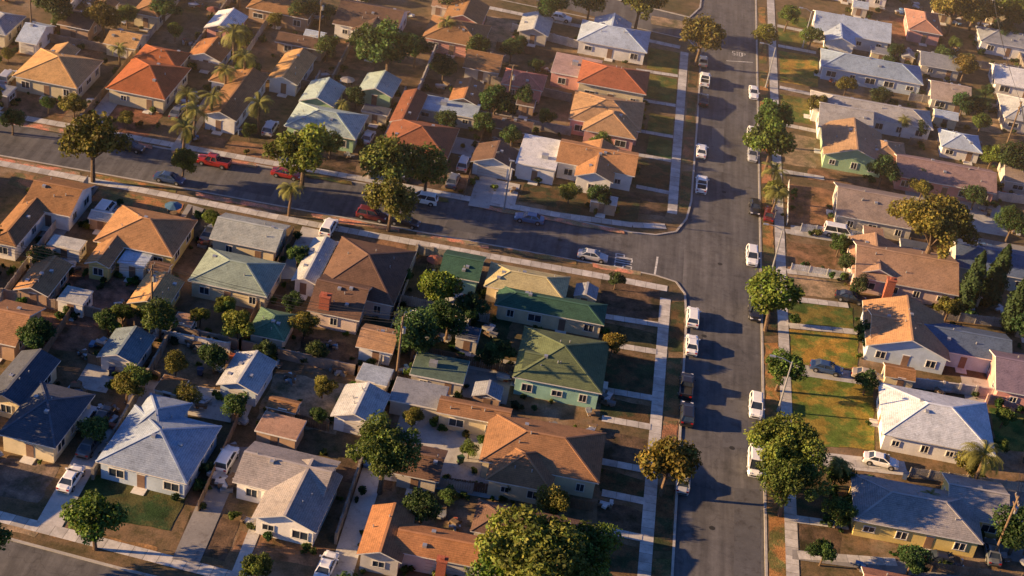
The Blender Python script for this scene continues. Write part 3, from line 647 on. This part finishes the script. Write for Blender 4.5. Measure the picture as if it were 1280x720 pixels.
for t in [(115,180,35,cO),(228,203,18,cO),(380,188,34,cY),(487,205,33,cY),(534,212,28,cL),(489,252,28,cO),(545,362,26,cY),(518,415,29,cG),(487,62,31,cG),(620,128,20,cD),
 (712,240,12,cY),(748,245,14,cD),(877,45,26,cO),(970,150,24,cL),(965,180,27,cL),(957,45,15,cO),(970,240,15,cY),(1170,281,44,cO),(1050,305,13,cG),(968,372,33,cY),(978,460,24,cL),
 (982,556,45,cY),(988,600,39,cL),(835,580,34,cO),(480,566,43,cL),(118,650,33,cL),(672,700,66,cY),(715,700,52,cL),(625,715,34,cY),(320,708,20,cL),(766,430,15,cO),(1105,212,18,cD),(200,398,23,cL),(297,408,20,cY),(282,380,12,cY),
 (45,420,22,cD),(130,20,20,cO),(70,8,22,cD),(205,12,16,cG),(800,3,26,cO),(738,2,20,cG),(1195,8,26,cO),(1265,12,22,cY),(1207,82,15,cO),(1270,200,20,cD),(1240,196,14,cY),(1022,130,14,cO),(1100,120,12,cD),
 (1048,590,16,cL),(1050,640,18,cL),(1030,690,16,cD),(598,60,16,cG),(555,85,15,cD),(410,58,14,cG),(300,45,16,cO),(560,150,13,cD),(640,170,12,cG),(655,120,12,cG),(1150,215,12,cG),(1220,245,14,cD),(1180,70,12,cG),
 (1060,330,12,cD),(1075,355,11,cD),(455,330,10,cD),(690,360,10,cD),(590,385,18,cD),(560,400,24,cD),(1140,700,20,cD),(1275,660,30,cD),(15,150,14,cG),(60,130,10,cG),(520,60,18,cD),(460,50,18,cG),(985,20,14,cL),(1015,45,12,cL),
 (-40,300,35,cG),(-30,120,30,cO),(-60,500,37,cG),(-30,680,36,cG),(560,-20,25,cG),(300,-30,28,cG),(440,745,30,cG),(900,-60,20,cG),(1310,420,30,cD),(380,12,16,cG),(90,100,9,cD),(640,605,12,cD),(770,350,10,cD),(1265,280,18,cD),(25,400,14,cG),(395,440,13,cD),(470,520,10,cD),(1150,160,10,cG),(1220,10,20,cO),(1255,40,14,cD),
 (690,8,18,cG),(640,60,13,cG),(50,320,14,cG),(250,395,12,cL),(330,440,14,cD),(1225,320,12,cD),(505,345,11,cG),(200,90,10,cG),(1205,130,14,cD),(1110,80,10,cG)]: tree(*t)
for u,v,s_ in [(1216,356,1.0),(1246,350,1.05),(1272,384,1.0)]:
    p=G(u,v,4.9*s_); mkobj('cypress_tree',R.choice(CM),color=(.035,.06,.02),loc=(p.x,p.y,.05),rz=R.uniform(0,6),scale=(1.25*s_,1.25*s_,s_*1.1))
for u,v,s_ in [(295,42,1.25),(265,122,1.0),(242,138,.95),(325,128,1.0),(363,235,.85),(230,158,1.0),(1233,568,1.15),(968,213,1.0),(972,240,.9),(307,70,1.0),(150,60,.7),(1050,580,.7),(1160,620,.6),(235,120,.9),(560,28,.8),(283,88,.9),(1130,150,.6),(430,130,.6)]:
    p=G(u,v,6*s_); mkobj('palm_tree',R.choice(PM),color=(.15,.15,.04),loc=(p.x,p.y,.05),rz=R.uniform(0,6),scale=(s_*1.15,s_*1.15,s_))
def shrub(x,y,s_,col,name='shrub'):
    mkobj(name,R.choice(SHM),color=[x_*R.uniform(.7,1.1) for x_ in col],loc=(x,y,.08),rz=R.uniform(0,6),scale=(s_,s_,s_*R.uniform(.7,1.3)))
for cx,cy,w,d,rz in HC:
    for k in range(R.randint(2,6)):
        sd=R.randint(0,3); t=R.uniform(-.5,.5)
        a,b_=[(t*w,-d/2-.2),(t*w,d/2+.3),(w/2+.3,t*d),(-w/2-.3,t*d)][sd]
        x=cx+a*math.cos(rz)-b_*math.sin(rz); y=cy+a*math.sin(rz)+b_*math.cos(rz)
        if inside(x,y,.2): continue
        shrub(x,y,R.uniform(.35,1.1),R.choice([cG,cD,cL,cY,cG]))
for a,b_ in FS:
    L=(b_-a).length; d=(b_-a).normalized(); n_=Vector((-d.y,d.x,0)); k=R.uniform(.5,2)
    while k<L:
        if R.random()<.6:
            p=a+d*k+n_*R.choice((-1,1))*R.uniform(.6,1.0)
            if not inside(p.x,p.y,.3): shrub(p.x,p.y,R.uniform(.4,1.3),R.choice([cG,cD,cL,cD,cG]))
        k+=R.uniform(1.2,4.5)
for u,v,r_ in [(1075,425,17),(993,402,9),(1048,300,8),(1052,315,8),(1058,325,8),(1045,590,10),(1040,615,10),(1058,628,11),(1050,655,12),(1035,650,9),(1066,365,8),(1105,285,8)]:
    p=G(u,v,.8); s_=r_/SC(u,v)*1.1; mkobj('round_shrub',R.choice(SHM),color=cG,loc=(p.x,p.y,.08),rz=R.uniform(0,6),scale=(s_,s_,s_*1.2))
# ------------------------------------------------------------------ yard furniture
def umb():
    mb=MB(); n=8
    for i in range(n):
        a,b_=2*math.pi*i/n,2*math.pi*(i+1)/n
        mb.poly([(1.35*math.cos(a),1.35*math.sin(a),1.95),(1.35*math.cos(b_),1.35*math.sin(b_),1.95),(0,0,2.4)],0)
    mb.cyl((0,0,0),(0,0,2.4),.03,.03,6,1); mb.cyl((0,0,.7),(0,0,.74),.55,.55,12,2); mb.cyl((0,0,0),(0,0,.06),.3,.3,10,1)
    for k in range(3):
        a=k*2.1; x,y=math.cos(a)*.95,math.sin(a)*.95; mb.box((x,y,.42),(.45,.45,.05),2,a); mb.box((x*1.22,y*1.22,.68),(.05,.45,.5),2,a)
        for ex in(-.18,.18):
            for ey in(-.18,.18): mb.cyl((x+ex,y+ey,0),(x+ex,y+ey,.42),.02,.02,4,1)
    return mb.mesh('umbrella',['prop','metal','wood'])
def pile(seed):
    rr=random.Random(seed); mb=MB()
    for k in range(9):
        mb.box((rr.uniform(-.9,.9),rr.uniform(-.6,.6),.12+rr.uniform(0,.45)),(rr.uniform(.3,1.6),rr.uniform(.15,.7),rr.uniform(.1,.4)),rr.randint(0,2),rr.uniform(0,3))
    return mb.mesh('pile',['prop','wood','metal'])
UM=umb(); PL=[pile(1),pile(2),pile(3)]; cnt=0
for _ in range(3000):
    u,v=R.uniform(-10,1285),R.uniform(-5,715)
    if not yard(u,v): continue
    p=G(u,v)
    if inside(p.x,p.y,1.3): continue
    t=R.random(); rz=R.uniform(0,6)
    if t<.03: mkobj('patio_umbrella_table',UM,color=R.choice([(.18,.06,.04),(.35,.31,.26),(.05,.12,.2)]),loc=(p.x,p.y,.18),rz=rz)
    elif t<.47: mkobj('junk_pile',R.choice(PL),color=R.choice([(.5,.5,.5),(.1,.2,.35),(.35,.1,.05),(.6,.6,.55),(.15,.15,.15)]),loc=(p.x,p.y,.15),rz=rz,scale=R.uniform(.7,1.3))
    elif t<.8: shrub(p.x,p.y,R.uniform(.4,1.2),R.choice([cG,cD,cL]))
    else:
        k=R.uniform(.35,.65); mkobj('small_tree',R.choice(TM),color=R.choice([cG,cD,cL,cO]),loc=(p.x,p.y,.05),rz=rz,scale=(k,k,k))
    cnt+=1
    if cnt>=280: break
# ------------------------------------------------------------------ vehicles
def car_mesh(kind):
    mb=MB()
    if kind=='sedan': L=4.7;hw=.91;st=[(-2.35,.70,.84,.78),(-2.25,.9,.98,.84),(-1.5,.96,1.0,.9),(0,.93,.97,.91),(1.0,.94,.98,.91),(1.95,.80,.88,.88),(2.3,.62,.72,.78),(2.38,.5,.6,.7)];cab=(-1.75,1.15,-1.05,.3,1.45,.62)
    elif kind=='suv': L=4.75;hw=.95;st=[(-2.35,.8,.95,.85),(-2.25,1.0,1.08,.92),(0,1.05,1.08,.95),(1.1,1.04,1.08,.95),(2.0,.95,1.0,.92),(2.32,.75,.85,.84),(2.38,.6,.7,.78)];cab=(-2.22,1.3,-1.95,.5,1.75,.7)
    elif kind=='van': L=5.1;hw=.98;st=[(-2.5,.85,1.0,.93),(-2.42,1.1,1.15,.97),(0,1.12,1.15,.98),(1.4,1.08,1.12,.97),(2.2,.95,1.0,.93),(2.52,.7,.8,.85),(2.56,.55,.65,.8)];cab=(-2.42,1.9,-2.3,1.0,2.0,.78)
    else: L=5.5;hw=.98;st=[(-2.72,.9,.98,.93),(-2.6,1.02,1.06,.96),(0,1.04,1.08,.97),(1.2,1.05,1.1,.97),(2.3,1.0,1.04,.94),(2.68,.8,.9,.88),(2.74,.6,.7,.82)];cab=(-.75,1.35,-.6,.75,1.8,.72)
    rings=[]
    for x,zs,zt,w in st:
        rings.append([(x,-w*.93,.26),(x,-w,.5),(x,-w,zs-.08),(x,-w*.93,zs),(x,-w*.55,zt),(x,w*.55,zt),(x,w*.93,zs),(x,w,zs-.08),(x,w,.5),(x,w*.93,.26)])
    k=len(mb.v)
    for r_ in rings: mb.v+=r_
    n=10; mb.t=[1]*len(mb.v)
    for i in range(len(rings)-1):
        for j in range(n): a=k+i*n+j; b_=k+i*n+(j+1)%n; mb.f.append((a,b_,b_+n,a+n)); mb.m.append(0)
    mb.f.append(tuple(k+j for j in range(n))[::-1]); mb.m.append(0); mb.f.append(tuple(k+(len(rings)-1)*n+j for j in range(n))); mb.m.append(0)
    x0,x1,x2,x3,zr,wr=cab; zb_=.93 if kind=='sedan' else 1.03; wb=hw*.9
    Bm=[(x0,-wb,zb_),(x1,-wb*.95,zb_),(x1,wb*.95,zb_),(x0,wb,zb_)]; Tp=[(x2,-wr,zr-.06),(x3,-wr,zr-.04),(x3,wr,zr-.04),(x2,wr,zr-.06)]
    for i in range(4): j=(i+1)%4; mb.poly([Bm[i],Bm[j],Tp[j],Tp[i]],1)
    T2=[(x2+.12,-wr*.8,zr),(x3-.15,-wr*.8,zr+.0),(x3-.15,wr*.8,zr),(x2+.12,wr*.8,zr)]
    T1=[(x2-.04,-wr-.03,zr-.07),(x3+.05,-wr-.03,zr-.05),(x3+.05,wr+.03,zr-.05),(x2-.04,wr+.03,zr-.07)]
    mb.poly(T2,0)
    for i in range(4): j=(i+1)%4; mb.poly([T1[i],T1[j],T2[j],T2[i]],0)
    for i in range(4): mb.bar(Bm[i],Tp[i],.09,.09,0)
    for s in(-1,1):
        t=.5; bx=x0+(x1-x0)*t; tx=x2+(x3-x2)*t; mb.bar((bx,s*wb,zb_),(tx,s*wr,zr-.06),.1,.06,0)
        mb.box((x1-.25,s*(hw+.1),zb_+.08),(.16,.22,.15),0)
        wx=L*.3
        for ex in(-wx-.02,wx+.02):
            mb.cyl((ex,s*(hw-.2),.36),(ex,s*(hw+.008),.36),.41,.41,14,2); mb.cyl((ex,s*(hw-.1),.34),(ex,s*(hw+.03),.34),.34,.34,14,2); mb.cyl((ex,s*(hw),.34),(ex,s*(hw+.04),.34),.2,.2,10,3)
        mb.box((-L/2+.02,s*hw*.68,.78 if kind=='sedan' else .9),(.12,.3,.16),4); mb.box((L/2-.1,s*hw*.62,.66 if kind=='sedan' else .82),(.2,.36,.13),5)
    mb.box((L/2-.02,0,.48),(.1,hw*1.1,.2),2); mb.box((-L/2,0,.42),(.1,hw*1.3,.16),2)
    if kind=='pickup':
        mb.box((-1.7,0,1.085),(1.75,1.45,.03),2)
        for s in(-1,1): mb.box((-1.7,s*.84,1.14),(1.95,.14,.16),0)
        mb.box((-2.66,0,1.14),(.1,1.7,.16),0); mb.box((-.85,0,1.14),(.08,1.7,.16),0)
    me=mb.mesh('car_'+kind,['car','glass','rubber','chrome','tail','head'])
    return me
VM={k:car_mesh(k) for k in('sedan','suv','van','pickup')}
NMc={'sedan':'parked_car','suv':'parked_suv','van':'parked_van','pickup':'pickup_truck'}
cw=(.75,.75,.74); cs=(.4,.41,.43); cb=(.02,.02,.023); cg=(.12,.13,.14); cn=(.03,.06,.14); cr=(.3,.02,.015); cbe=(.4,.34,.26); cbl=(.06,.14,.26); cm=(.12,.02,.02)
cars=[(881,99,'pickup',cw,90),(880,124,'sedan',cb,90),(877,188,'sedan',cw,90),(877,230,'pickup',cw,90),(866,396,'suv',cw,90),(865,430,'sedan',cw,90),(858,482,'pickup',cb,90),(859,517,'suv',cb,90),(854,600,'sedan',cs,90),(879,76,'sedan',cg,90),
 (942,115,'sedan',cw,-90),(940,170,'suv',cw,-90),(944,258,'sedan',cb,-90),(940,320,'suv',cw,-90),(944,388,'sedan',cb,-90),(945,507,'suv',cw,-90),(944,578,'van',cw,-90),(941,192,'sedan',cs,-90),
 (1033,460,'sedan',cn,-5),(1085,470,'sedan',cbe,-5),(1101,576,'sedan',cw,-5),(1063,372,'sedan',cb,-5),(962,268,'sedan',cm,85),(1048,291,'van',cw,0),
 (162,182,'sedan',cb,0),(267,201,'pickup',cr,180),(212,222,'sedan',cn,0),(358,216,'sedan',cr,0),(465,268,'suv',cm,0),(506,276,'sedan',cb,0),(529,248,'suv',cw,180),(662,272,'sedan',cbl,180),(741,319,'sedan',cs,0),
 (338,161,'suv',cs,90),(222,140,'sedan',cg,90),(236,122,'sedan',cs,90),(10,97,'suv',cs,90),(411,285,'suv',cw,90),(262,292,'sedan',cg,90),(131,264,'van',cw,90),(566,226,'sedan',cg,90),(580,205,'suv',cs,90),
 (89,598,'sedan',cw,90),(112,556,'sedan',cg,90),(128,522,'sedan',cb,90),(108,524,'suv',cs,90),(283,575,'suv',cw,90),(408,708,'sedan',cw,90),(60,530,'sedan',cg,90),(400,18,'sedan',cs,90),(1262,665,'suv',cb,90),(1180,700,'sedan',cb,0),(700,22,'sedan',cw,0),(1240,690,'sedan',cg,90),(460,172,'sedan',cs,90)]
for u,v,k,c,a in cars:
    p=G(u,v,.7); z=.01 if (842<u<955 or (abs(v-(.178*u+172))<28 and u<850 and a in(0,180))) else .17
    base=rot_at(u,v) if a in(0,180,-5) or u<600 else 0
    mkobj(NMc[k],VM[k],color=c,loc=(p.x,p.y,z),rz=math.radians(a+R.uniform(-1.5,1.5))+base)
# ------------------------------------------------------------------ street furniture
def lamp(u,v,h,arm):
    mb=MB(); mb.cyl((0,0,0),(0,0,h),.15,.1,8,0); mb.cyl((0,0,0),(0,0,.5),.22,.2,8,0)
    mb.cyl((0,0,h-.2),(arm*.6,0,h+.35),.06,.055,6,0); mb.cyl((arm*.6,0,h+.35),(arm,0,h+.4),.055,.05,6,0)
    mb.box((arm*1.12,0,h+.38),(.8,.34,.16),0); mb.box((arm*1.12,0,h+.29),(.5,.22,.05),1)
    p=G(u,v); mb.obj('street_lamp',['metal','head'],loc=(p.x,p.y,.1))
lamp(963,345,8.5,-2.4); lamp(972,515,8.5,-2.4); lamp(957,110,8.5,-2.4); lamp(630,262,8.5,.1); lamp(1003,60,8,-2)
def upole(u,v,h=10.5):
    p=G(u,v); mb=MB(); mb.cyl((0,0,0),(0,0,h),.19,.13,8,0); mb.box((0,0,h-.6),(.14,2.4,.16),0); mb.box((0,0,h-1.6),(.12,1.8,.14),0)
    for y in(-1.1,-.5,.5,1.1): mb.cyl((0,y,h-.53),(0,y,h-.3),.06,.04,6,1)
    mb.cyl((.3,0,h-2.6),(.3,0,h-1.7),.24,.24,10,1); mb.obj('utility_pole',['wood','metal'],loc=(p.x,p.y,.05)); return (p.x,p.y,h)
P1=[upole(1255,190),upole(1300,420),upole(1222,40),upole(1240,700)]
P2=[upole(-40,372),upole(190,412),upole(495,476)]
P3=[upole(40,50),upole(398,62),upole(632,150)]
def wires(ps):
    for a,b_ in zip(ps,ps[1:]):
        mb=MB()
        for off in(-1.1,-.5,.5,1.1):
            pv=None
            for k in range(13):
                t=k/12; z=a[2]*(1-t)+b_[2]*t-.3-1.2*4*t*(1-t); q_=(a[0]*(1-t)+b_[0]*t,a[1]*(1-t)+b_[1]*t+off,z)
                if pv: mb.cyl(pv,q_,.026,.026,4,0,False)
                pv=q_
        mb.obj('power_line',['wire'])
wires([P1[2],P1[0],P1[1],P1[3]]); wires(P2); wires(P3)
bm_=MB(); bm_.poly([(-.25,-.28,.1),(.25,-.28,.1),(.32,-.36,1.0),(-.32,-.36,1.0)]); bm_.poly([(.25,-.28,.1),(.25,.28,.1),(.32,.36,1.0),(.32,-.36,1.0)]); bm_.poly([(.25,.28,.1),(-.25,.28,.1),(-.32,.36,1.0),(.32,.36,1.0)]); bm_.poly([(-.25,.28,.1),(-.25,-.28,.1),(-.32,-.36,1.0),(-.32,.36,1.0)])
bm_.box((0,0,1.04),(.7,.8,.09)); bm_.cyl((-.3,.3,.12),(.3,.3,.12),.12,.12,8,1); bm_.box((0,.42,.95),(.5,.06,.06)); BM=bm_.mesh('bin',['prop','rubber'])
for u,v in [(610,440),(618,441),(626,443),(505,560),(570,470),(250,470),(140,470),(345,430),(1210,450),(1205,520),(1262,520),(60,390),(300,170),(470,195),(640,225),(700,600),(575,580),(1130,600),(235,600),(100,500),(1120,165),(1235,270)]:
    p=G(u,v)
    if not inside(p.x,p.y,.5): mkobj('trash_bin',BM,color=R.choice([(.03,.05,.12),(.03,.03,.035),(.04,.09,.04)]),loc=(p.x,p.y,.16),rz=R.uniform(0,6))
# ------------------------------------------------------------------ evening haze bank over the far blocks
hz=MB(); hz.box((0,700,36),(1600,1030,70)); M_h=bpy.data.materials.new('haze'); M_h.use_nodes=True; nt=M_h.node_tree
nt.nodes.remove(nt.nodes['Principled BSDF']); vs=nt.nodes.new('ShaderNodeVolumeScatter'); vs.inputs['Color'].default_value=(1,.8,.58,1); vs.inputs['Density'].default_value=.0005; vs.inputs['Anisotropy'].default_value=.2
nt.links.new(vs.outputs[0],nt.nodes['Material Output'].inputs['Volume']); M['haze']=M_h; hz.obj('haze',['haze'])
# ------------------------------------------------------------------ light
a=math.radians(8); el=math.radians(14)
sd=Vector((-math.cos(a)*math.cos(el),-math.sin(a)*math.cos(el),math.sin(el)))
sl=bpy.data.lights.new('sun','SUN'); sl.energy=15; sl.angle=math.radians(.5); sl.color=(1,.64,.3)
so=bpy.data.objects.new('sun',sl); COL.objects.link(so); so.rotation_euler=(-sd).to_track_quat('-Z','Y').to_euler()
w=bpy.data.worlds.new('World'); scene.world=w; w.use_nodes=True; nt=w.node_tree; bg=nt.nodes['Background']
sk=nt.nodes.new('ShaderNodeTexSky'); sk.sky_type='NISHITA'; sk.sun_disc=False; sk.sun_elevation=el; sk.sun_rotation=math.atan2(sd.x,sd.y)%(2*math.pi); sk.ozone_density=4.0
nt.links.new(mix(nt,'MULTIPLY',1,sk.outputs[0],(.72,.93,1.38)),bg.inputs[0]); bg.inputs[1].default_value=.13
scene.view_settings.view_transform='Standard'; scene.view_settings.look='None'; scene.view_settings.exposure=0
# ------------------------------------------------------------------ camera
cd=bpy.data.cameras.new('camera'); cd.sensor_width=36; cd.lens=F/1280*36; cd.clip_end=5000; cd.clip_start=1
co=bpy.data.objects.new('camera',cd); COL.objects.link(co)
mx=Matrix((CR,CU,-fw)).transposed().to_4x4(); mx.translation=CAM; co.matrix_world=mx
scene.camera=co
